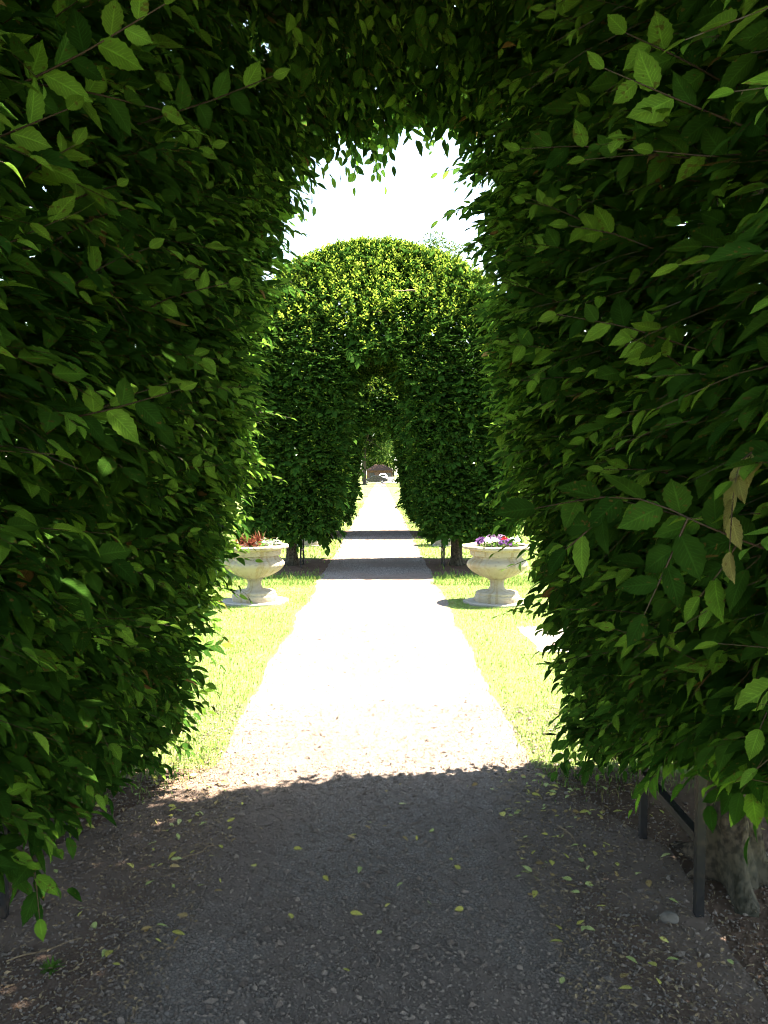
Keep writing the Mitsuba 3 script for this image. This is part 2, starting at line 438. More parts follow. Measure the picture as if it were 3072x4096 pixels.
def trunk_mesh(x, y, r0, h, seed, flare=1.0):
    z = np.concatenate([np.linspace(-0.03, 0.55, 30), np.linspace(0.6, h, 14)])
    a = np.linspace(0, 2 * np.pi, 49)[:-1]
    Z, A = np.meshgrid(z, a, indexing='ij')
    base = r0 * (1 - 0.35 * np.clip(Z / h, 0, 1))
    lobes = 0.45 + 0.75 * np.cos(5 * A + seed) + 0.35 * np.cos(3 * A + 2 * seed)
    fl = flare * r0 * (0.12 * np.exp(-np.clip(Z, 0, 9) / 0.2) + (0.1 + 1.15 * np.clip(lobes, 0, 1.3) ** 2.2) * np.exp(-np.clip(Z, 0, 9) / 0.07))
    ridg = 0.008 * np.cos(7 * A + 3 * Z + seed) + 0.055 * r0 / 0.085 * (meshkit.fbm(np.stack([np.cos(A) * 2.2 + seed, np.sin(A) * 2.2, Z * 5], -1), 4) - 0.5)
    R = base + fl + ridg
    lean = 0.03 * np.sin(Z * 1.3 + seed)
    v = np.stack([x + R * np.cos(A) + lean, y + R * np.sin(A), Z], -1).reshape(-1, 3)
    n = len(a)
    f = [[i * n + j, i * n + (j + 1) % n, (i + 1) * n + (j + 1) % n, (i + 1) * n + j] for i in range(len(z) - 1) for j in range(n)]
    return v, f


def limbs(x, y, side, seed, top):
    """Main limbs inside the clipped pillar and over the arch, as tapering tubes."""
    rng = rgn(seed)
    P, R = [], []
    for k in range(16):
        z0 = rng.uniform(0.9, 3.6)
        tgt = np.array([side * rng.uniform(0.9, 1.9) + XC, y + rng.uniform(-1.2, 1.2), z0 + rng.uniform(0.3, 1.2)])
        s = np.linspace(0, 1, 7)[:, None]
        a = np.array([x, y, z0])
        P.append(a * (1 - s) + tgt * s + [0, 0, 0.15] * np.sin(np.pi * s) + 0.04 * rng.normal(size=(7, 3)) * s)
        R.append(np.linspace(0.03, 0.006, 7))
    for k in range(9):
        a = np.array([x, y, rng.uniform(2.6, 3.6)])
        tgt = np.array([XC + side * rng.uniform(-0.1, 0.4), y + rng.uniform(-1.2, 1.2), rng.uniform(3.75, top - 0.5)])
        s = np.linspace(0, 1, 7)[:, None]
        P.append(a * (1 - s) + tgt * s + [0, 0, 0.5] * np.sin(np.pi * s) + 0.05 * rng.normal(size=(7, 3)) * s)
        R.append(np.linspace(0.035, 0.007, 7))
    return tubes(np.array(P), np.array(R), 6)


# ---- nearest arch: the camera looks through it
rng = rgn(5)
inn = near.inner(430)
keep = rng.random(len(inn[0])) < smoothstep_np(0.30, 0.52, meshkit.fbm(inn[0] * 3.7, 3, 4)) * 0.9 + 0.1
inn = inn[0][keep], inn[1][keep]
keep = (inn[0][:, 2] > 1.0) | (rng.random(len(inn[0])) < 0.55 + 0.45 * np.clip((3.2 - inn[0][:, 1]) / 0.8, 0, 1))
inn = inn[0][keep], inn[1][keep]
Mi, Ii, Ki, Pi, Ri = grow(*inn, near.rng, leaf=0.097, length=(0.14, 0.3), spread=0.55)
deep = near.inner(120)
Md, Id, _, _, _ = grow(*deep, near.rng, depth=(0.15, 0.4), leaf=0.09, young=0.0)
big = near.inner(22)
keep = big[0][:, 2] > near_bottom(big[0][:, 0], big[0][:, 1]) + 0.2
big = big[0][keep], big[1][keep]
Mb, Ib, Kb, Pb, Rb = grow(*big, near.rng, length=(0.24, 0.4), depth=(-0.06, 0.03), leaf=0.088, young=1.0, nmax=10, lift=0.3, spread=0.6)
ff = near.face(True, 150)
Mf, If, Kf, Pf, Rf = grow(*ff, near.rng, leaf=0.1, young=0.8, depth=(-0.02, 0.15))  # larger young share paints the backlit far rim paler
un = near.under(160)
Mu, Iu, Ku, Pu, Ru = grow(*un, near.rng, leaf=0.095, lift=0.6, spread=0.9)
shell = join(near.outer(150), near.face(False, 120))
Ms, Is, _, _, _ = grow(*shell, near.rng, length=(0.16, 0.3), depth=(0.02, 0.25), leaf=0.115)

ed = near.inner(260)
keep = (ed[0][:, 1] > 3.45) & (ed[0][:, 2] > np.where(ed[0][:, 0] > 0, 1.35, 0.9)) & (ed[0][:, 2] < 3.0)
Me, Ie, _, Pe, Re = grow(ed[0][keep], ed[1][keep], near.rng, length=(0.14, 0.3), depth=(-0.02, 0.08), leaf=0.085, young=1.0, spread=0.45, aim=[0, 0.45, 0.1])
Ie = np.where(near.rng.random(len(Ie)) < 0.65, Ie % 5000 + 5000, Ie)  # pale young palette paints a backlit glow into the rim leaves
M1, I1 = np.concatenate([Mi, Md, Mb, Mf, Mu, Me]), np.concatenate([Ii, Id, Ib, If, Iu, Ie])
I1 = np.where(rng.random(len(I1)) < 0.006, 9000 + I1 % 500, I1)
P1, R1 = np.concatenate([Pi, Pb, Pf, Pu, Pe]), np.concatenate([Ri, Rb, Rf, Ru, Re])


def most_visible(M):
    """How much of each leaf an eye at the path can see: only decides which leaves are entries of their own."""
    v = LEAF_MID[0][:, :3]
    pts = np.concatenate([v, 0.5 * (v[1:] + v[:-1])])
    W = np.einsum('kij,nj->kni', M[:, :, :3], pts) + M[:, None, :, 3] - CAM
    dist = W[..., 1].ravel()
    u = np.floor(W[..., 0] / W[..., 1] * 400).ravel()
    w = np.floor((W[..., 2] / W[..., 1] + 0.047) * 400).ravel()
    own = np.repeat(np.arange(len(M)), len(pts))
    ok = (dist > 0.3) & (np.abs(u) < 195) & (np.abs(w) < 260)
    cell, dist, own = (u * 4000 + w)[ok], dist[ok], own[ok]
    o = np.lexsort((dist, cell))
    first = np.concatenate([[True], np.diff(cell[o]) != 0])
    return np.bincount(own[o][first], minlength=len(M))


seen = most_visible(M1)
FINE_VARIANTS = {}


def fine_leaf(root, M, idv, mat='m_leaf', name='leaf'):
    k = int(idv) % 12 + (12 if idv >= 5000 else 0)
    key = (k, mat)
    if key not in FINE_VARIANTS:
        v, f, uv = LEAF_FINE[k % 12]
        FINE_VARIANTS[key] = mikit.ply((v, f), mat, smooth=True, uv=uv + [k * 37 + (5000 if k >= 12 else 0), 0])
    m = np.eye(4)
    m[:3, :] = M
    k2 = numbered(f'{root}__{name}')
    scene[k2] = {**FINE_VARIANTS[key], 'to_world': T(m)}
    return k2


def horn_tree(M, I, tpl, mat, trunk, limb, label, stems=None, picks=None, shell=None):
    root = numbered('hornbeam_tree')
    tag(root, label, 'hornbeam tree', HORN)
    part(root, 'trunk', trunk, 'm_bark', smooth=True)
    part(root, 'limbs', limb, 'm_twig', smooth=True)
    tag(f'{root}__limbs', kind='stuff')
    if picks is not None:
        order = np.argsort(-picks)[:300 if tpl is LEAF_MID else 200]
        for k in order[picks[order] > 0]:
            fine_leaf(root, M[k], I[k], mat)
        keep = np.ones(len(M), bool)
        keep[order[picks[order] > 0]] = False
        M, I = M[keep], I[keep]
    if tpl is LEAF_MID:
        vs, fs, us, at = [], [], [], 0
        for q, t in enumerate(LEAF_MIDS):
            (v, f), u = leaf_mass(M[q::5], I[q::5], t)
            vs.append(v), fs.append(f + at), us.append(u)
            at += len(v)
        mesh, uv = (np.concatenate(vs), np.concatenate(fs)), np.concatenate(us)
    else:
        mesh, uv = leaf_mass(M, I, tpl)
    part(root, 'foliage', mesh, mat, smooth=tpl is LEAF_MID, uv=uv)
    tag(f'{root}__foliage', kind='stuff')
    if shell is not None:
        mesh, uv = leaf_mass(*shell, LEAF_LOW)
        part(root, 'outer_foliage', mesh, 'm_leaf_far', uv=uv)
        tag(f'{root}__outer_foliage', kind='stuff')
    if stems is not None:
        part(root, 'twigs', tubes(*stems), 'm_shoot', smooth=False)
        tag(f'{root}__twigs', kind='stuff')
    return root


for side, label, tx, ty in ((-1, 'dark leafy hornbeam filling the left of the photo, left half of the nearest arch', -1.95, 3.1),
                            (1, 'dark leafy hornbeam filling the right of the photo, right half of nearest arch, grey trunk', 1.39, 3.12)):
    k, ks, kp = (M1[:, 0, 3] - XC) * side >= 0, (Ms[:, 0, 3] - XC) * side >= 0, (P1[:, 0, 0] - XC) * side >= 0
    r = horn_tree(M1[k], I1[k], LEAF_MID, 'm_leaf', trunk_mesh(tx, ty, 0.085, 3.7, 1.7 + side, 1.35), limbs(tx, ty, side, 60 + side, 5.6), label,
                  stems=(P1[kp], R1[kp]), picks=seen[k], shell=(Ms[ks], Is[ks]))
    if side > 0:
        RIGHT = r
    else:
        LEFT = r

# ---- long shoots standing out of the two nearest walls, each with its own leaves
def shoot(root, pts, nleaf, size, seed, roll=0.9, young=0.5, mat='m_leaf', stem=0.0026, name='shoot', label=None, droop=0.0):
    rng = rgn(seed)
    p = np.array(pts, float)
    t = np.linspace(0, 1, len(p))
    u = np.linspace(0, 1, 9)
    P = np.stack([np.interp(u, t, p[:, i]) for i in range(3)], -1)
    P[1:-1] = 0.25 * P[:-2] + 0.5 * P[1:-1] + 0.25 * P[2:]
    key = part(root, name, tubes(P[None], np.linspace(stem, stem * 0.4, 9)[None], 6), 'm_shoot', smooth=True)
    if label:
        tag(key, label)
    for j in range(nleaf):
        s = 1.0 if j == nleaf - 1 else 0.12 + 0.85 * (j + 0.4) / nleaf
        q = np.array([np.interp(s, u, P[:, i]) for i in range(3)])
        d = nrm(np.array([np.interp(min(s + 0.05, 1), u, P[:, i]) - np.interp(s - 0.08, u, P[:, i]) for i in range(3)]))
        H = nrm(np.cross(d, UP))
        U = np.cross(H, d)
        a = roll + rng.normal(0, 0.25)
        H, U = H * math.cos(a) + U * math.sin(a), U * math.cos(a) - H * math.sin(a)
        th = rng.normal(0, 0.2) if s == 1.0 else rng.uniform(0.6, 1.1) * (1 if j % 2 else -1)
        ld = d * math.cos(th) + H * math.sin(th) - UP * droop * rng.uniform(0.4, 1.2) + 0.1 * rng.normal(size=3)
        tip = max(0.0, (s - 0.6) / 0.4)
        L = size * rng.uniform(0.85, 1.15) * (1 - 0.5 * tip * young)
        M = frames(q[None], ld[None], (U + 0.2 * rng.normal(size=3))[None], [L], [rng.uniform(0.9, 1.1)])[0]
        fine_leaf(key, M, (5000 if rng.random() < young * (0.35 + tip) else 0) + rng.integers(0, 12), mat)
    return key


for pts, n, size, roll, young, dp in (
        ([(-0.74, 1.56, 2.31), (-0.55, 1.5, 2.36), (-0.38, 1.46, 2.43)], 11, 0.085, 1.0, 0.9, 0.0),
        ([(-0.70, 1.62, 2.37), (-0.58, 1.6, 2.345), (-0.42, 1.58, 2.30)], 7, 0.085, 0.5, 0.7, 0.15),
        ([(-0.68, 2.3, 2.58), (-0.45, 2.2, 2.60), (-0.28, 2.15, 2.64)], 7, 0.085, 1.35, 0.8, 0.0),
        ([(-0.80, 1.5, 2.18), (-0.66, 1.45, 2.20), (-0.54, 1.42, 2.23)], 5, 0.08, 1.1, 0.8, 0.0),
        ([(-0.74, 1.75, 1.71), (-0.58, 1.68, 1.73), (-0.40, 1.62, 1.77)], 9, 0.09, 0.9, 0.8, 0.1),
        ([(-0.80, 1.55, 1.66), (-0.66, 1.5, 1.65), (-0.55, 1.47, 1.61)], 6, 0.085, 0.3, 0.7, 0.2),
        ([(-0.76, 2.4, 2.05), (-0.60, 2.3, 2.10), (-0.42, 2.25, 2.13)], 7, 0.085, 1.1, 0.8, 0.0),
        ([(-0.98, 2.2, 0.62), (-0.90, 2.05, 0.56), (-0.86, 1.98, 0.48)], 5, 0.09, 0.4, 0.9, 0.5)):
    shoot(LEFT, pts, n, size, 300 + n + int(100 * pts[0][2]), roll, young, droop=dp)
for pts, n, size, roll, young, dp in (
        ([(0.74, 1.45, 1.45), (0.60, 1.45, 1.50), (0.47, 1.5, 1.57), (0.32, 1.66, 1.53)], 11, 0.10, -0.9, 0.15, 0.25),
        ([(0.56, 1.46, 1.52), (0.53, 1.47, 1.44), (0.49, 1.48, 1.34)], 5, 0.09, 1.2, 0.35, 0.2),
        ([(0.66, 1.47, 1.48), (0.63, 1.48, 1.42), (0.60, 1.5, 1.37)], 4, 0.085, 1.2, 0.4, 0.2),
        ([(0.45, 1.55, 1.55), (0.41, 1.58, 1.49), (0.37, 1.6, 1.45)], 4, 0.085, 1.0, 0.5, 0.2),
        ([(0.76, 1.75, 2.42), (0.62, 1.7, 2.46), (0.50, 1.68, 2.50)], 7, 0.085, -0.9, 0.8, 0.0),
        ([(0.76, 1.6, 2.26), (0.58, 1.6, 2.33), (0.44, 1.62, 2.40)], 7, 0.085, -1.2, 0.8, 0.0),
        ([(0.80, 1.6, 2.24), (0.66, 1.6, 2.22), (0.54, 1.62, 2.24)], 6, 0.08, -0.9, 0.8, 0.0),
        ([(0.78, 1.5, 1.26), (0.74, 1.48, 1.20), (0.70, 1.46, 1.13)], 4, 0.085, 0.8, 0.5, 0.3)):
    shoot(RIGHT, pts, n, size, 400 + n + int(100 * pts[0][2]), roll, young, droop=dp)
sr = rgn(909)
for side, root in ((-1, LEFT), (1, RIGHT)):
    for k in range(22):
        # single shoots that have outgrown the clipped face since the last cut
        z, y = sr.uniform(0.9, 2.75), sr.uniform(1.35, 3.1)
        x = float(np.interp(z, [0.6, 1.3, 1.9, 2.7], [0.98, 0.80, 0.64, 0.64])) * side + (XC if side < 0 else 0.0)
        d = np.array([-side, sr.normal(-0.1, 0.45), sr.uniform(-0.05, 0.45)])
        b = np.array([x + side * 0.06, y, z])
        d = nrm(d) * sr.uniform(0.2, 0.34)
        shoot(root, [b, b + 0.5 * d + [0, 0, 0.012], b + d], int(sr.integers(6, 10)), sr.uniform(0.07, 0.088), 930 + 40 * (side + 1) + k, side * -1 * sr.uniform(0.2, 1.3), 0.85, stem=0.002, droop=0.1)
rr = rgn(808)
for k in range(36):
    # loose shoots hanging from the far rim of the opening, mostly at its upper left
    if k < 24:
        b = np.array([rr.uniform(-0.6, -0.02), rr.uniform(4.0, 4.35), 0.0])
        b[2] = 3.50 - 0.5 * max(0.0, -0.2 - b[0])
        d = np.array([rr.uniform(-0.05, 0.3), rr.uniform(-0.05, 0.2), -rr.uniform(0.3, 1.0)])
    elif k < 31:
        b = np.array([-0.66, rr.uniform(4.1, 4.4), rr.uniform(2.5, 3.1)])
        d = np.array([rr.uniform(0.4, 1.0), 0.1, rr.uniform(-0.4, 0.2)])
    else:
        b = np.array([0.62, rr.uniform(4.1, 4.4), rr.uniform(2.6, 3.25)])
        d = np.array([-rr.uniform(0.4, 1.0), 0.1, rr.uniform(-0.3, 0.2)])
    d = nrm(d) * rr.uniform(0.18, 0.36)
    shoot(LEFT if b[0] < XC else RIGHT, [b, b + d * 0.5 + [0, 0, 0.02], b + d - [0, 0, 0.03]], int(rr.integers(8, 13)), 0.072, 820 + k, rr.uniform(-0.6, 0.6), 0.5, stem=0.0024, droop=0.35)
scene['m_wilted'] = leaf_mat((0.20, 0.21, 0.07), (0.30, 0.29, 0.11), (0.2, 0.2, 0.07), (0.3, 0.3, 0.1), rough=0.7, trans=0.4)
shoot(RIGHT, [(0.66, 1.34, 1.65), (0.60, 1.33, 1.635), (0.585, 1.33, 1.58), (0.585, 1.34, 1.47)], 9, 0.055, 555, 0.4, 0.0, 'm_wilted', 0.002, 'wilted_shoot', 'broken shoot with curled withered yellow leaves hanging down', 1.6)

# ---- second and third arches
for A, names, ty, dens in ((mid, ('left half of the second arch, standing behind the left stone urn', 'right half of the second arch, standing behind the right stone urn'), 14.0, 1.0),
                           (far, ('left half of the third arch, seen small through the second arch', 'right half of the third arch, seen small through the second arch'), 21.5, 0.55)):
    S = join(A.inner(260 * dens), A.face(False, 360 * dens), A.under(160 * dens), A.outer(230 * dens), A.face(True, 150 * dens))
    M, I, _, P, R = grow(*S, A.rng, leaf=0.08 if dens == 1 else 0.1, length=(0.1, 0.24), young=np.clip(0.25 + 0.3 * (S[0][:, 2] - 3.0), 0.25, 0.95), droop=0.1, lift=0.35)  # more pale leaf colour with height paints in the sunlit top
    S = join(A.inner(90), A.face(False, 170), A.outer(110), A.face(True, 150))
    Mq, Iq, _, _, _ = grow(*S, A.rng, leaf=0.17, length=(0.15, 0.3), depth=(0.12, 0.42), young=0.0)
    # fresh upright shoots over the crest, their pale colours painting its sunlit brightness
    S = join(A.outer(420), A.face(False, 420))
    z = S[0][:, 2] - (3.5 if dens == 1 else 3.1)
    k = A.rng.random(len(z)) < np.clip(z / 1.5, 0, 1) ** 1.5
    Mr, Ir, _, _, _ = grow(S[0][k], S[1][k], A.rng, leaf=0.066, length=(0.08, 0.2), depth=(-0.05, 0.05), young=1.0, lift=1.0, spread=0.5, droop=0.0)
    Ir = np.where(A.rng.random(len(Ir)) < 0.55, Ir % 5000 + 5000, Ir)
    M, I = np.concatenate([M, Mq, Mr]), np.concatenate([I, Iq, Ir])
    vis = most_visible(M) if dens == 1 else None
    for side in (-1, 1):
        k = (M[:, 0, 3] - XC) * side >= 0
        tx = -1.58 if side < 0 else 1.33
        horn_tree(M[k], I[k], LEAF_LOW, 'm_leaf_far', trunk_mesh(tx, ty + 0.1, 0.095, 3.6, ty + side, 0.35), limbs(tx, ty, side, int(ty) * 3 + side, 5.4),
                  'green hornbeam, ' + names[side > 0], picks=None if vis is None else vis[k])


# ---- iron frames that carry the arches
def bar(p0, p1, w, d=None):
    p0, p1 = np.array(p0, float), np.array(p1, float)
    t = nrm(p1 - p0)
    m = trimesh.creation.box([w, d or w, np.linalg.norm(p1 - p0)])
    ch = trimesh.geometry.align_vectors([0, 0, 1], t)
    ch[:3, 3] = (p0 + p1) / 2
    m.apply_transform(ch)
    return m


def frame(ys, xl, xr, label, top=3.75, w=0.03):
    root = numbered('arch_frame')
    tag(root, label, 'iron frame', 'iron frames inside the arches')
    for x in (xl, xr):
        for y in ys:
            part(root, 'post', bar((x, y, -0.02), (x, y, 2.6), w), 'm_iron')
        for z in (0.29, 1.2, 2.1):
            part(root, 'rail', bar((x, ys[0] + w / 2 + 0.001, z), (x, ys[1] - w / 2 - 0.001, z), w * 1.1), 'm_iron')
    for y in ys:
        a = np.linspace(0, np.pi, 15)
        P = np.stack([(xl + xr) / 2 - (xr - xl) / 2 * np.cos(a), np.full(15, y), 2.6 + (top + 0.3 - 2.6) * np.sin(a)], -1)
        part(root, 'hoop', tubes(P[None], np.full((1, 15), w / 2), 6), 'm_iron', smooth=True)
    return root


frame((2.83, 3.45), -1.36, 1.15, 'black iron post frame under the nearest arch, in front of the grey trunk')
frame((13.75, 14.2), -1.37, 1.09, 'thin black iron posts under the second arch, beside its trunks')
frame((21.2, 21.7), -1.37, 1.09, 'thin black iron posts under the third arch, far down the path')


# ------------------------------------------------------------------ stone urns
def lathe(prof, n=96, ribs=None):
    p = np.array(prof, float)
    a = np.linspace(0, 2 * np.pi, n + 1)[:-1]
    r, z = p[:, 0][:, None].repeat(n, 1), p[:, 1][:, None].repeat(n, 1)
    if ribs is not None:
        r = r * (1 + ribs(z, p[:, 1])[:, :1] * np.cos(a * 24)[None])
    v = np.stack([r * np.cos(a), r * np.sin(a), z], -1).reshape(-1, 3)
    f = [[i * n + j, i * n + (j + 1) % n, (i + 1) * n + (j + 1) % n, (i + 1) * n + j] for i in range(len(p) - 1) for j in range(n)]
    return trimesh.Trimesh(v, np.array(f)[:, [0, 1, 2, 0, 2, 3]].reshape(-1, 3), process=False)


def smooth_profile(pts, n=10):
    p = np.array(pts, float)
    for _ in range(2):
        q = np.empty((2 * len(p) - 2, 2))
        q[0::2], q[1::2] = 0.75 * p[:-1] + 0.25 * p[1:], 0.25 * p[:-1] + 0.75 * p[1:]
        p = np.vstack([p[:1], q, p[-1:]])
    return p


BOWL = smooth_profile([(0.092, 0.295), (0.12, 0.305), (0.22, 0.34), (0.32, 0.40), (0.372, 0.455), (0.380, 0.49), (0.366, 0.52), (0.330, 0.545), (0.306, 0.565), (0.302, 0.60), (0.318, 0.64), (0.352, 0.668), (0.405, 0.680)])
LIP = [(0.405, 0.680), (0.428, 0.684), (0.434, 0.695), (0.432, 0.712), (0.420, 0.722), (0.395, 0.727), (0.355, 0.724), (0.345, 0.715), (0.340, 0.66), (0.335, 0.60)]
FOOT = [(0.272, 0.012), (0.278, 0.045), (0.282, 0.07), (0.278, 0.095), (0.268, 0.102), (0.262, 0.106), (0.264, 0.118), (0.262, 0.132), (0.250, 0.142)]
STEM = smooth_profile([(0.250, 0.142), (0.19, 0.144), (0.125, 0.155), (0.094, 0.19), (0.084, 0.235), (0.090, 0.28), (0.108, 0.287), (0.108, 0.300), (0.094, 0.302)])


def ribs(z, prof):
    w = 0.011 * np.exp(-((z - 0.40) / 0.055) ** 2) + 0.014 * np.exp(-((z - 0.635) / 0.03) ** 2)
    return w


URN = {'foot': lathe(FOOT), 'stem': lathe(STEM), 'bowl': lathe(BOWL, 192, ribs), 'lip': lathe(LIP)}
URN['soil'] = lathe([(0.336, 0.690), (0.25, 0.70), (0.12, 0.708), (0.0, 0.71)])
b = trimesh.creation.cylinder(0.41, 0.05, sections=40)
b = b.subdivide()
b.vertices *= (1 + 0.22 * (meshkit.fbm(b.vertices * [2.2, 2.2, 0] + 4, 3) - 0.5))[:, None] * [1, 1, 0] + [0, 0, 1]
b.apply_translation([0, 0, -0.004])
URN['plinth'] = b
URN_PLY = {k: mikit.ply(m, 'm_slab' if k == 'plinth' else 'm_pot_soil' if k == 'soil' else 'm_urn', smooth=False if k == 'plinth' else 40) for k, m in URN.items()}


def urn(x, y, rz, label, group):
    root = numbered('stone_urn')
    tag(root, label, 'urn', group)
    for k, d in URN_PLY.items():
        scene[f'{root}__{k}'] = {**d, 'to_world': T().translate([x, y, 0.0]).rotate([0, 0, 1], rz)}
    return root


UG = 'stone urns lining the path'
urn(-1.585, 10.05, 10, 'weathered pale stone urn left of the path, planted with bronze and silver foliage', UG)
urn(1.455, 9.98, -5, 'weathered pale stone urn right of the path, planted with purple and red petunias', UG)
urn(-1.57, 18.1, 30, 'pale stone urn left of the path just behind the second arch', UG)
urn(1.50, 18.1, 70, 'pale stone urn right of the path behind the second arch, mostly hidden by its foliage', UG)
urn(-1.57, 26.5, 15, 'distant pale stone urn left of the path beyond the third arch', UG)
urn(1.50, 26.5, 15, 'distant pale stone urn right of the path beyond the third arch', UG)

for nm, c in (('purple', (0.10, 0.05, 0.15)), ('red', (0.28, 0.02, 0.025)), ('white', (0.55, 0.53, 0.54)), ('mauve', (0.22, 0.15, 0.26)), ('bronze', (0.11, 0.035, 0.022)), ('silver', (0.34, 0.38, 0.34)), ('plume', (0.30, 0.17, 0.10)), ('herb', (0.08, 0.17, 0.03))):
    scene['m_' + nm] = {'type': 'principledthin', 'base_color': {'type': 'rgb', 'value': list(c)}, 'roughness': 0.55, 'diff_trans': 0.6, 'eta': 1.4}


def blade_mesh(P, W):
    """Ribbon leaves: P (K,S,3) centre lines, W (K,S) half widths, lying across the horizontal."""
    K, S, _ = P.shape
    t = nrm(np.gradient(P, axis=1))
    a = nrm(np.cross(t, UP) + 1e-6)
    v = np.stack([P - a * W[..., None], P + a * W[..., None]], 2).reshape(K, S * 2, 3)
    q = np.array([[2 * i, 2 * i + 1, 2 * i + 3, 2 * i + 2] for i in range(S - 1)])
    F = q[None] + (np.arange(K) * S * 2)[:, None, None]
    return v.reshape(-1, 3), F.reshape(-1, 4)


def spiky(root, c, K, mat, length, width, rng, name='blades'):
    s = np.linspace(0, 1, 6)
    a, el, L = rng.uniform(0, 6.283, K), rng.uniform(0.35, 1.35, K), rng.uniform(*length, K)
    d = np.stack([np.cos(a) * np.cos(el), np.sin(a) * np.cos(el), np.sin(el)], -1)
    P = np.array(c) + d[:, None] * (L[:, None] * s)[..., None] - UP * (0.5 * L[:, None] * s ** 2 * np.cos(el)[:, None] ** 0.5)[..., None]
    W = width * np.sin(np.pi * (0.12 + 0.88 * s))[None].repeat(K, 0)
    part(root, name, blade_mesh(P, W), mat)
    tag(f'{root}__{name}', kind='stuff')


def herb(root, c, K, mat, r, rng, leaf=0.05):
    P = np.array(c) + rng.normal(size=(K, 3)) * [r * 0.45, r * 0.45, 0.025] + [0, 0, 0.03]
    d = nrm(rng.normal(size=(K, 3)) * [1, 1, 0.5])
    mesh, uv = leaf_mass(frames(P, d, np.array([0, 0, 1.0]) + 0.5 * rng.normal(size=(K, 3)), rng.uniform(0.7, 1.2, K) * leaf), rng.integers(0, 50, K), LEAF_LOW)
    part(root, 'foliage', mesh, mat, uv=uv)
    tag(f'{root}__foliage', kind='stuff')


def trumpet():
    a = np.linspace(0, 2 * np.pi, 16)[:-1]
    v = [(0, 0, -0.02)]
    for r, z in ((0.35, 0.35), (0.8, 0.62), (1.0, 0.55)):
        k = 1 + (0.12 * np.cos(5 * a) if r > 0.5 else 0)
        v += list(np.stack([r * k * np.cos(a), r * k * np.sin(a), z + 0.06 * np.cos(10 * a) * (r > 0.9)], -1))
    n = 15
    f = [(0, 1 + j, 1 + (j + 1) % n) for j in range(n)]
    for i in range(2):
        for j in range(n):
            p, q = 1 + i * n + j, 1 + i * n + (j + 1) % n
            f += [(p, p + n, q + n), (p, q + n, q)]
    return np.array(v, float), np.array(f)


TR = {m: mikit.ply(trumpet(), m, smooth=True) for m in ('m_purple', 'm_red', 'm_white', 'm_mauve')}


def flowers(root, c, K, mat, r, rng, size=0.032):
    for k in range(K):
        a, q = rng.uniform(0, 6.283), r * math.sqrt(rng.uniform(0, 1))
        p = np.array(c) + [q * math.cos(a), q * math.sin(a), rng.uniform(0.05, 0.10)]
        m = T().translate(p.tolist()).rotate([math.cos(a + 1.6), math.sin(a + 1.6), 0], rng.uniform(10, 60)).rotate([1, 0, 0], rng.uniform(0, 35)).scale(size * rng.uniform(0.8, 1.15))
        scene[numbered(f'{root}__flower')] = {**TR[mat], 'to_world': m}


prng = rgn(77)
LU, RU = np.array([-1.585, 10.05, 0.70]), np.array([1.455, 9.98, 0.70])
for o, lab in (((-0.14, -0.08, 0.02), 'spiky reddish bronze plant at the left of the left urn'), ((0.04, 0.0, 0.03), 'spiky reddish bronze plant in the middle of the left urn'), ((-0.02, -0.2, 0.02), 'spiky reddish bronze plant at the front of the left urn')):
    r = numbered('bronze_plant')
    tag(r, lab, 'plant', 'bronze plants in the left urn')
    spiky(r, LU + o, 75, 'm_bronze', (0.12, 0.24), 0.006, prng)
    herb(r, LU + o, 40, 'm_bronze', 0.12, prng)
r = numbered('silver_leaf_plant')
tag(r, 'silvery leafed plant at the right side of the left urn', 'plant')
herb(r, LU + [0.16, -0.04, 0.02], 110, 'm_silver', 0.16, prng)
herb(r, LU + [0.10, 0.10, 0.03], 60, 'm_herb', 0.2, prng)
r = numbered('ornamental_grass')
tag(r, 'tuft of thin brown grass plumes arching above the left urn', 'grass plant')
spiky(r, LU + [0.08, 0.06, 0.0], 45, 'm_plume', (0.2, 0.34), 0.003, prng)
r = numbered('red_flower_plant')
tag(r, 'low plant with small red flowers in the left urn', 'plant')
flowers(r, LU + [0.14, -0.18, -0.02], 3, 'm_red', 0.07, prng, 0.022)
herb(r, LU + [0.12, -0.22, 0.0], 30, 'm_herb', 0.1, prng)
for o, mat, k, lab in (((-0.17, -0.02, 0.0), 'm_purple', 11, 'petunia plant with dark purple flowers at the left of the right urn'), ((-0.02, 0.06, 0.02), 'm_mauve', 12, 'petunia plant with pale mauve flowers in the middle of the right urn'),
                       ((0.10, -0.13, 0.0), 'm_red', 7, 'petunia plant with bright red flowers at the front of the right urn'), ((-0.08, -0.18, 0.0), 'm_white', 9, 'petunia plant with white flowers at the front left of the right urn'),
                       ((0.02, -0.2, 0.01), 'm_purple', 8, 'petunia plant with purple flowers beside the red ones in the right urn'), ((0.2, 0.05, 0.0), 'm_white', 9, 'petunia plant with white flowers at the right of the right urn')):
    r = numbered('petunia_plant')
    tag(r, lab, 'flower plant', 'petunias in the right urn')
    herb(r, RU + o, 45, 'm_herb', 0.13, prng)
    flowers(r, RU + o, k, mat, 0.10, prng)
r = numbered('red_spike_flower')
tag(r, 'upright red flower spike standing at the back of the right urn', 'flower plant')
spiky(r, RU + [0.12, 0.14, 0.0], 12, 'm_herb', (0.1, 0.16), 0.006, prng)
flowers(r, RU + [0.12, 0.14, 0.02], 4, 'm_red', 0.03, prng, 0.024)


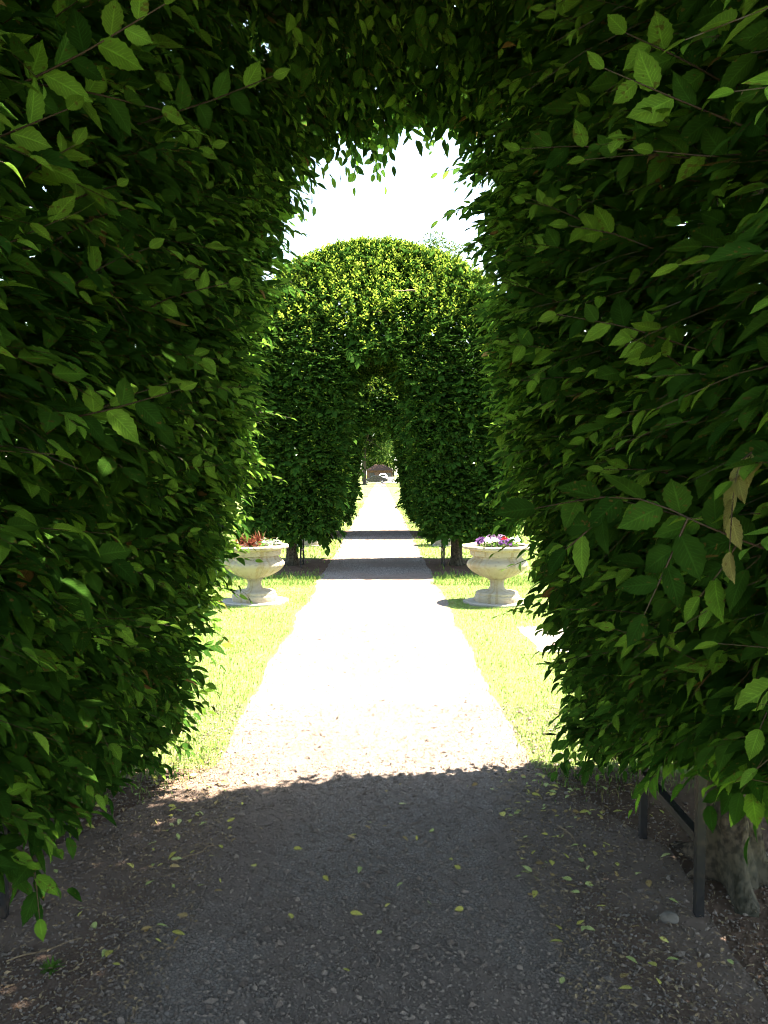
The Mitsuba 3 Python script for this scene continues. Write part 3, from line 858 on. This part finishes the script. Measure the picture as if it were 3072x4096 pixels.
# ------------------------------------------------------------------ grass, gravel, litter
def grass(name, K, xs, y0, y1, h, w, seed, label, shade=None):
    rng = rgn(seed)
    y = y0 + (y1 - y0) * rng.random(K) ** 1.35
    sd = rng.random(K) < 0.5
    x = np.where(sd, rng.uniform(*xs[0], K), rng.uniform(*xs[1], K))
    jit = rng.normal(0, 0.045, K)
    k = ((x + jit < PXL + edge(y, 1) - 0.6 * flare(y)) | (x + jit > PXR + edge(y, 2) + 0.5 * flare(y)) | (rng.random(K) < 0.004)) & ((y > 4.35) | (rng.random(K) < np.clip((y - 3.75) / 0.6, 0, 1) ** 2))
    for a, c in ((12.9, 15.0), (20.3, 22.7)):
        k &= ~((y > a) & (y < c) & (np.abs(x + 0.1) < 2.0) & (rng.random(K) < 0.93))
    for ux, uy in ((-1.585, 10.05), (1.455, 9.98), (-1.57, 18.1), (1.5, 18.1)):
        k &= ~((np.abs(x - ux) < 0.37) & (np.abs(y - uy) < 0.37))
    k &= ~((x > 1.44) & (y > 7.2) & (y < 8.3))
    x, y = x[k], y[k]
    K = len(x)
    hh = h * (1 + 0.5 * np.clip((5.0 - y) / 0.8, 0, 1)) * rng.uniform(0.5, 1.35, K) * (0.7 + 0.8 * meshkit.noise(np.stack([x * 3, y * 3, x * 0], -1)))
    a = rng.uniform(0, 6.283, K)
    lean = rng.uniform(0.1, 0.9, K) * hh
    d = np.stack([np.cos(a), np.sin(a)], -1)
    s = np.stack([-np.sin(a), np.cos(a)], -1)
    ww = w * rng.uniform(0.7, 1.3, K)
    B = np.stack([x, y, np.zeros(K)], -1)
    v = np.empty((K, 5, 3))
    for i, (t, wd) in enumerate(((0, 1), (0, -1), (0.55, 0.75), (0.55, -0.75), (1, 0))):
        v[:, i, :2] = B[:, :2] + d * (lean * t ** 1.7)[:, None] + s * (ww * wd)[:, None]
        v[:, i, 2] = hh * t * (1 - 0.25 * t * lean / hh)
    f = np.array([[0, 1, 3], [0, 3, 2], [2, 3, 4]])
    F = f[None] + (np.arange(K) * 5)[:, None, None]
    uv = np.zeros((K, 5, 2))
    uv[:, :, 0] = (rng.integers(0, 4000, K) + 0.5)[:, None]
    add(name, (v.reshape(-1, 3), F.reshape(-1, 3)), 'm_blade', uv=uv.reshape(-1, 2))
    tag(name, label, 'grass', kind='stuff')


grass('grass', 95000, ((-2.5, -0.7), (0.6, 2.6)), 3.7, 12.6, 0.027, 0.0022, 91, 'short mown grass beside the path between the first two arches')
grass('grass_001', 60000, ((-5, -0.8), (0.7, 5)), 11.5, 45, 0.06, 0.006, 92, 'short mown grass beyond the second arch')


def chips(key, xs, ys_, K, size, seed, mat='m_stonechip', flat=0.55):
    rng = rgn(seed)
    o = np.array([[1, 0, 0], [0, 1, 0], [-1, 0, 0], [0, -1, 0], [0, 0, 1], [0, 0, -1], [0.6, 0.6, 0.5], [-0.6, -0.55, 0.5]], float)
    hull = trimesh.convex.convex_hull(o[:6])
    v0, f0 = np.array(hull.vertices), np.array(hull.faces)
    x, y = rng.normal(0.5 * (xs[0] + xs[1]), (xs[1] - xs[0]) * 0.27, K), rng.uniform(0, 1, K) ** 1.3 * (ys_[1] - ys_[0]) + ys_[0]
    k = (x > xs[0]) & (x < xs[1])
    x, y = x[k], y[k]
    K = len(x)
    sz = size * np.exp(rng.normal(0, 0.4, K))
    V = v0[None] * (1 + 0.4 * rng.normal(size=(K, len(v0), 3))) * np.stack([sz, sz * rng.uniform(0.6, 1, K), sz * flat], -1)[:, None]
    a = rng.uniform(0, 6.283, K)
    c, s = np.cos(a)[:, None], np.sin(a)[:, None]
    V = np.stack([V[..., 0] * c - V[..., 1] * s + x[:, None], V[..., 0] * s + V[..., 1] * c + y[:, None], V[..., 2] + 0.008 + sz[:, None] * flat * 0.25], -1)
    F = f0[None] + (np.arange(K) * len(v0))[:, None, None]
    uv = np.zeros((K, len(v0), 2))
    uv[:, :, 0] = (rng.integers(0, 4000, K) + 0.5)[:, None]
    add(key, (V.reshape(-1, 3), F.reshape(-1, 3)), mat, uv=uv.reshape(-1, 2))


chips('gravel', (-1.6, 1.5), (1.9, 5.5), 60000, 0.0048, 101)
tag('gravel', 'loose grey stone chips covering the path', 'gravel', kind='stuff')
chips('gravel_001', (-0.85, 0.75), (4.4, 12.5), 5000, 0.005, 102)
tag('gravel_002', 'scattered dark chips painting the shaded gaps between stones on the sunlit path', 'gravel', kind='stuff')
scene['m_shade_speck'] = pr((0.012, 0.011, 0.010), 0.85)  # near-black colour painting the shaded voids between the stones
chips('gravel_002', (-1.0, 0.95), (4.2, 8.5), 3800, 0.0042, 103, 'm_shade_speck')
tag('gravel_001', 'loose stone chips on the sunlit path', 'gravel', kind='stuff')

lr = rgn(111)
K = 9500
x = np.where(lr.random(K) < 0.5, -1, 1) * (0.62 + np.abs(lr.normal(0, 0.5, K))) - 0.05
y = lr.uniform(1.9, 4.5, K)
M = frames(np.stack([x, y, lr.uniform(0.011, 0.02, K)], -1), np.stack([lr.normal(size=K), lr.normal(size=K), 0.15 * lr.normal(size=K)], -1), UP + 0.35 * lr.normal(size=(K, 3)), lr.uniform(0.007, 0.024, K), lr.uniform(0.3, 1.0, K))
mesh, uv = leaf_mass(M, lr.integers(0, 4000, K), LEAF_LOW)
add('leaf_litter', mesh, 'm_litter', uv=uv)
tag('leaf_litter', 'brown crumbled leaf litter under the nearest arch', 'litter', kind='stuff')

# fallen leaves, each its own thing
for nm, c in (('yellow', ((0.38, 0.37, 0.10), (0.50, 0.48, 0.16))), ('green', ((0.30, 0.36, 0.14), (0.42, 0.46, 0.22))), ('tan', ((0.26, 0.19, 0.09), (0.38, 0.30, 0.16)))):
    scene['m_fallen_' + nm] = leaf_mat(c[0], c[1], c[0], c[1], rough=0.6, trans=0.35, bump=False)
FZ = {'L': 'at the left edge of the shaded path', 'R': 'on the soil right of the shaded path', 'C': 'in the middle of the shaded gravel path'}
FC = {'yellow': 'yellow', 'green': 'pale green', 'tan': 'tan brown'}
FL = {(c, i): mikit.ply(LEAF_FINE[i][:2], 'm_fallen_' + c, smooth=True, uv=LEAF_FINE[i][2] + [i * 53, 0]) for c in FC for i in range(12)}
spots = []
for _ in range(62):
    spots.append(('L', -0.62 - abs(lr.normal(0, 0.36)), lr.uniform(2.5, 4.15)))
for _ in range(92):
    spots.append(('R', 0.55 + abs(lr.normal(0, 0.36)), lr.uniform(2.35, 4.2)))
for _ in range(46):
    spots.append(('R', lr.uniform(0.72, 1.15), lr.uniform(3.6, 4.25)))
for _ in range(20):
    spots.append(('L', lr.uniform(-1.2, -0.75), lr.uniform(3.5, 4.2)))
for _ in range(28):
    spots.append(('C', lr.uniform(-0.55, 0.5), lr.uniform(2.4, 4.1)))
for i, (z, x, y) in enumerate(spots):
    c = ('yellow', 'green', 'green', 'yellow', 'tan')[lr.integers(0, 5)]
    d = np.array([[lr.normal(), lr.normal(), 0.18 * lr.normal()]])
    M = frames(np.array([[x, y, 0.024]]), d, UP + 0.3 * lr.normal(size=(1, 3)), [lr.uniform(0.02, 0.05)], [lr.uniform(0.7, 1.1)])[0]
    m = np.eye(4)
    m[:3] = M
    k = numbered('fallen_leaf')
    scene[k] = {**FL[c, i % 12], 'to_world': T(m)}
    tag(k, f'small {FC[c]} leaf fallen {FZ[z]}', 'fallen leaf', f'{FC[c]} leaves fallen {FZ[z]}')


scene['m_pebble'] = pr(proc(lambda p, n, uv: mix((0.08, 0.074, 0.068), (0.16, 0.15, 0.14), fbm(p.x * 90, p.y * 90, p.z * 90, 3))), 0.9)


def rock(key, p, s, label, seed):
    m = trimesh.creation.icosphere(2, 1.0)
    v = m.vertices * (1 + 0.5 * (meshkit.fbm(m.vertices * 1.7 + seed, 3) - 0.5))[:, None] * s
    add(key, (v + p, m.faces), 'm_pebble', smooth=True)
    tag(key, label, 'stone')


rock('stone', np.array([1.03, 2.79, 0.02]), np.array([0.034, 0.024, 0.022]), 'pale grey pebble on the dark soil in front of the trunk', 3)
for i, (a, c, bnd, lab) in enumerate((((-0.86, 3.22), (-0.68, 3.36), 0.03, 'thin pale curved twig lying on the gravel at left'), ((-1.22, 2.55), (-1.02, 2.68), 0.0, 'straight thin twig on the gravel at bottom left'),
                                      ((0.80, 3.55), (0.86, 3.15), 0.02, 'thin dry twig on the soil beside the far iron post'))):
    s = np.linspace(0, 1, 9)
    P = np.stack([a[0] + (c[0] - a[0]) * s + bnd * np.sin(s * 5), a[1] + (c[1] - a[1]) * s + bnd * np.sin(s * 3.1), np.full(9, 0.016) + 0.004 * np.sin(s * 9)], -1)
    k = numbered('dry_twig')
    add(k, tubes(P[None], np.linspace(0.003, 0.0015, 9)[None], 5), 'm_litter', uv=np.full((45, 2), 11.5))
    tag(k, lab, 'twig')
r = numbered('weed_tuft')
tag(r, 'small tuft of green weed growing in the gravel at bottom left', 'weed')
spiky(r, np.array([-1.06, 2.52, 0.005]), 60, 'm_herb', (0.03, 0.07), 0.0025, prng)

# ------------------------------------------------------------------ beyond the arches: trees, road, car, house
scene['m_asphalt'] = pr(proc(lambda p, n, uv: mix((0.06, 0.06, 0.06), (0.10, 0.098, 0.095), fbm(p.x * 3, p.y * 3, 0.0, 4))), 0.9)
add('road', strip(np.array([142.6, 151.0]), np.array([-200.0, -200]), np.array([200.0, 200]), 0.01), 'm_asphalt')
tag('road', 'road crossing at the far end of the path', kind='structure')
add('driveway', strip(np.array([151.05, 190.0]), np.array([0.2, 0.2]), np.array([9.0, 9.0]), 0.01), 'm_slab')
tag('driveway', 'pale driveway in front of the house beyond the road', kind='structure')


def tree(name, cat, x, y, h, r, label, mat, K, seed, leaf=0.3, low=0.25, group='trees beyond the arches', trunk_r=0.28):
    rng = rgn(seed)
    root = numbered(name)
    tag(root, label, cat, group)
    part(root, 'trunk', trunk_mesh(x, y, trunk_r, h * 0.6, seed, 0.6), 'm_bark', smooth=True)
    n = 26
    c = rng.normal(size=(n, 3))
    c = nrm(c) * rng.uniform(0.35, 0.85, n)[:, None] * [r, r, h * (1 - low) * 0.45] + [x, y, h * (low + (1 - low) * 0.52)]
    P, R = [], []
    for k in range(n):
        s = np.linspace(0, 1, 6)[:, None]
        a = np.array([x, y, h * rng.uniform(0.3, 0.58)])
        P.append(a * (1 - s) + c[k] * s)
        R.append(np.linspace(trunk_r * 0.35, trunk_r * 0.06, 6))
    part(root, 'limbs', tubes(np.array(P), np.array(R), 5), 'm_bark', smooth=True)
    tag(f'{root}__limbs', kind='stuff')
    cr = rng.uniform(0.22, 0.42, n) * r
    i = rng.integers(0, n, K)
    d = nrm(rng.normal(size=(K, 3)))
    p = c[i] + d * (cr[i] * rng.uniform(0.3, 1.0, K) ** 0.4)[:, None] * [1, 1, 0.75]
    M = frames(p, nrm(d + 0.8 * rng.normal(size=(K, 3)) - [0, 0, 0.5]), UP * 0.6 + d + 0.5 * rng.normal(size=(K, 3)), leaf * rng.uniform(0.6, 1.3, K))
    mesh, uv = leaf_mass(M, rng.integers(0, 2000, K) + 5000 * (rng.random(K) < 0.25), LEAF_LOW)
    part(root, 'crown', mesh, mat, uv=uv)


tree('broadleaf_tree', 'tree', -2.5, 126, 17, 6.2, 'dark green leafy tree overhanging the path from the left in the distance', 'm_tree_dark', 11000, 201, 0.5, 0.06)
tree('broadleaf_tree', 'tree', 0.5, 207, 13, 6.5, 'round bushy green tree right behind the roof of the brown house', 'm_tree_light', 8000, 211, 0.6, 0.04)
tree('broadleaf_tree', 'tree', 6.3, 112, 14, 5.6, 'leafy tree right of the far path, mostly hidden by the third arch', 'm_tree_dark', 8000, 202, 0.34, 0.22)
tree('broadleaf_tree', 'tree', 5.0, 195, 17, 6.5, 'bright yellow-green tree beyond the road, above the white fence', 'm_tree_light', 9000, 203, 0.55, 0.2)
tree('broadleaf_tree', 'tree', -4.5, 210, 20, 8.0, 'tall green tree behind the brown-roofed house at left', 'm_tree_dark', 9000, 204, 0.5, 0.16)
tree('broadleaf_tree', 'tree', 3.5, 216, 22, 8.5, 'tall pale green tree behind the brown-roofed house at right', 'm_tree_light', 10000, 205, 0.5, 0.13)
tree('broadleaf_tree', 'tree', 6.4, 147.5, 13, 5.4, 'leafy tree shading the dark car and far end of the path from the right', 'm_tree_dark', 9000, 206, 0.45, 0.28)
tree('broadleaf_tree', 'tree', 8.4, 134, 13, 6.0, 'leafy tree on the right of the far path, between two others', 'm_tree_dark', 7000, 212, 0.4, 0.2)
tree('broadleaf_tree', 'tree', -8.0, 152, 14, 5.5, 'leafy tree left of the dark parked car', 'm_tree_light', 7000, 207, 0.34, 0.12)
tree('broadleaf_tree', 'tree', -17, 95, 13, 6.0, 'leafy tree standing far left of the path behind the arches', 'm_tree_dark', 4500, 208, 0.4, 0.2)
tree('broadleaf_tree', 'tree', 19, 90, 13, 6.0, 'leafy tree standing far right of the path behind the arches', 'm_tree_dark', 4500, 209, 0.4, 0.2)
tree('skyline_tree', 'tree', 4.75, 61, 20.6, 2.0, 'thin grey-green tree top showing above the second arch against the sky', 'm_tree_light', 1500, 210, 0.2, 0.7, None, 0.2)

# dark parked car, side on
scene['m_car'] = pr((0.006, 0.006, 0.008), 0.3, clearcoat=0.6, clearcoat_gloss=0.9)
scene['m_glass'] = pr((0.03, 0.035, 0.04), 0.12, specular=0.5)
scene['m_tyre'] = pr((0.02, 0.02, 0.02), 0.85)
scene['m_rim'] = pr((0.5, 0.5, 0.52), 0.3, metallic=0.9)
scene['m_lamp_red'] = pr((0.35, 0.02, 0.02), 0.2)
scene['m_lamp'] = pr((0.7, 0.7, 0.68), 0.15)
scene['m_white'] = pr((0.78, 0.78, 0.76), 0.45)
scene['m_brown'] = pr(proc(lambda p, n, uv: mix((0.05, 0.024, 0.015), (0.085, 0.045, 0.03), fbm(p.x * 4, p.y * 4, p.z * 12, 3))), 0.85)
scene['m_wallbrown'] = pr((0.13, 0.075, 0.05), 0.85)
scene['m_greypanel'] = pr((0.42, 0.43, 0.45), 0.6)


def extrude_x(profile, width, origin, taper=1.0, bevel=0.06):
    """Side profile (x, z) extruded across y, the sides drawn in a little at their edges."""
    p = np.array(profile, float)
    c = p.mean(0)
    rings = [(-width / 2, 1 - bevel), (-width / 2 + 0.09, 1.0), (width / 2 - 0.09, 1.0), (width / 2, 1 - bevel)]
    v, n = [], len(p)
    for yy_, s in rings:
        q = c + (p - c) * [1 - (1 - s) * 0.4, s]
        v.append(np.stack([q[:, 0], np.full(n, yy_), q[:, 1]], -1))
    v = np.concatenate(v)
    f = [[i * n + j, i * n + (j + 1) % n, (i + 1) * n + (j + 1) % n, (i + 1) * n + j] for i in range(3) for j in range(n)]
    f = np.array(f)[:, [0, 1, 2, 0, 2, 3]].reshape(-1, 3)
    from shapely import Polygon
    cap = trimesh.creation.triangulate_polygon(Polygon(p), engine='earcut')
    from scipy.spatial import cKDTree
    idx = cKDTree(p).query(cap[0])[1]
    cf = idx[np.array(cap[1])]
    f = np.vstack([f, cf, cf[:, ::-1] + 3 * n])
    m = trimesh.Trimesh(v + origin, f, process=False)
    m.fix_normals()
    return m


def wheel(root, p, r=0.32, w=0.2):
    a = trimesh.creation.cylinder(r, w, sections=28)
    a.apply_transform(trimesh.transformations.rotation_matrix(np.pi / 2, [1, 0, 0]))
    a.apply_translation(p)
    k = part(root, 'wheel', a, 'm_tyre', smooth=30)
    b = trimesh.creation.cylinder(r * 0.62, w + 0.03, sections=20)
    b.apply_transform(trimesh.transformations.rotation_matrix(np.pi / 2, [1, 0, 0]))
    b.apply_translation(p)
    add(f'{k}__rim', b, 'm_rim', smooth=30)


def flat(pts, y, th=0.01):
    from shapely import Polygon
    m = trimesh.creation.extrude_polygon(Polygon(pts), th, engine='earcut')
    v = m.vertices.copy()
    m.vertices = np.stack([v[:, 0], y + v[:, 2], v[:, 1]], -1)
    m.fix_normals()
    return m


car = numbered('parked_car')
tag(car, 'dark saloon car parked side on at the far end of the path', 'car')
cx, cy = -1.12, 146.0
O = np.array([cx, cy, 0])
body = [(-2.25, 0.35), (-2.28, 0.62), (-2.15, 0.78), (-1.2, 0.92), (-0.75, 0.96), (1.55, 0.98), (2.15, 0.93), (2.28, 0.8), (2.3, 0.45), (2.2, 0.3), (1.8, 0.27), (1.7, 0.55), (1.42, 0.66), (1.12, 0.55), (1.02, 0.25), (-1.02, 0.25), (-1.12, 0.55), (-1.42, 0.66), (-1.7, 0.55), (-1.8, 0.27), (-2.15, 0.3)]
part(car, 'body', extrude_x(body, 1.76, O), 'm_car', smooth=35)
part(car, 'cabin', extrude_x([(-0.95, 0.93), (-0.3, 1.36), (0.1, 1.42), (0.75, 1.41), (1.2, 1.28), (1.72, 0.95)], 1.5, O, bevel=0.08), 'm_car', smooth=35)
part(car, 'window', flat([(-0.62, 0.99), (-0.2, 1.3), (0.33, 1.35), (0.33, 0.99)], -0.757) .apply_translation(O), 'm_glass')
part(car, 'window', flat([(0.41, 0.99), (0.41, 1.35), (0.75, 1.34), (1.1, 1.22), (1.3, 1.02)], -0.757).apply_translation(O), 'm_glass')
for wx in (-1.42, 1.42):
    wheel(car, O + [wx, -0.77, 0.32])
    wheel(car, O + [wx, 0.77, 0.32])
part(car, 'tail_light', bar(O + [2.19, -0.8, 0.83], O + [2.27, -0.62, 0.83], 0.12), 'm_lamp_red')
part(car, 'headlight', bar(O + [-2.2, -0.8, 0.7], O + [-2.26, -0.6, 0.7], 0.12), 'm_lamp')

van = numbered('white_van')
tag(van, 'white rounded vehicle standing in front of the brown-roofed house', 'vehicle')
vx, vy = 0.55, 178.5
bx = trimesh.creation.icosphere(3, 1.0)
v = np.sign(bx.vertices) * np.abs(bx.vertices) ** 0.55 * [0.95, 2.1, 0.72] * 1.0
v[:, 0] *= np.where(v[:, 2] > 0, 1 - 0.25 * (v[:, 2] / 0.72) ** 2, 1)
part(van, 'body', (v + [vx, vy, 1.12], bx.faces), 'm_white', smooth=True)
part(van, 'windscreen', flat([(-0.62, 1.25), (0.62, 1.25), (0.5, 1.62), (-0.5, 1.62)], -2.12, 0.06).apply_translation([vx, vy, 0]), 'm_glass')
for sx in (-0.72, 0.72):
    wheel(van, np.array([vx + sx, vy - 1.2, 0.33]))
    wheel(van, np.array([vx + sx, vy + 1.2, 0.33]))

house = numbered('house')
tag(house, 'low brown house with a brown pitched roof beyond the road', 'house')
hx, hy = -0.2, 198.0
part(house, 'wall', trimesh.creation.box([6.2, 7, 2.6]).apply_translation([hx, hy, 1.3]), 'm_wallbrown')
rf = np.array([[hx - 3.5, hy - 4.2, 2.605], [hx + 3.5, hy - 4.2, 2.605], [hx + 3.5, hy + 4.2, 2.605], [hx - 3.5, hy + 4.2, 2.605], [hx - 1.2, hy, 4.0], [hx + 1.2, hy, 4.0]])
part(house, 'roof', (rf, np.array([[0, 1, 5], [0, 5, 4], [1, 2, 5], [2, 3, 4], [2, 4, 5], [3, 0, 4], [0, 2, 1], [0, 3, 2]])), 'm_brown')
part(house, 'fascia', bar((hx - 3.5, hy - 4.23, 2.56), (hx + 3.5, hy - 4.23, 2.56), 0.14, 0.05), 'm_brown')
for wx in (-1.9, 2.1):
    k = part(house, 'window', bar((hx + wx - 0.7, hy - 3.52, 1.5), (hx + wx + 0.7, hy - 3.52, 1.5), 1.1, 0.06), 'm_brown')
    add(f'{k}__pane', bar((hx + wx - 0.62, hy - 3.56, 1.5), (hx + wx + 0.62, hy - 3.56, 1.5), 0.95, 0.03), 'm_glass')
k = part(house, 'door', bar((hx + 0.0, hy - 3.53, 1.02), (hx + 0.9, hy - 3.53, 1.02), 2.0, 0.06), 'm_brown')

fence = numbered('white_fence')
tag(fence, 'low white picket fence right of the white vehicle beyond the road', 'fence')
for i in range(26):
    part(fence, 'picket', bar((3.05 + i * 0.13, 175.0, 0.02), (3.05 + i * 0.13, 175.0, 1.0), 0.07, 0.025), 'm_white')
for z in (0.3, 0.8):
    part(fence, 'rail', bar((2.98, 175.035, z), (6.4, 175.035, z), 0.06, 0.04), 'm_white')
for i in range(2):
    gt = numbered('gate_panel')
    tag(gt, ('left' if i == 0 else 'right') + ' white framed grey gate panel beside the white vehicle', 'gate', 'gate panels by the white vehicle')
    x0 = 1.62 + i * 0.68
    part(gt, 'panel', bar((x0 + 0.05, 174.9, 0.62), (x0 + 0.55, 174.9, 0.62), 0.75, 0.03), 'm_greypanel')
    for q in (x0, x0 + 0.6):
        part(gt, 'post', bar((q, 174.9, 0), (q, 174.9, 1.1), 0.08), 'm_white')
    part(gt, 'rail', bar((x0 + 0.045, 174.9, 1.04), (x0 + 0.555, 174.9, 1.04), 0.07), 'm_white')
print(len(scene), sum(len(meshkit.WRITTEN[d['filename']][1]) for d in scene.values() if d.get('type') == 'ply'))
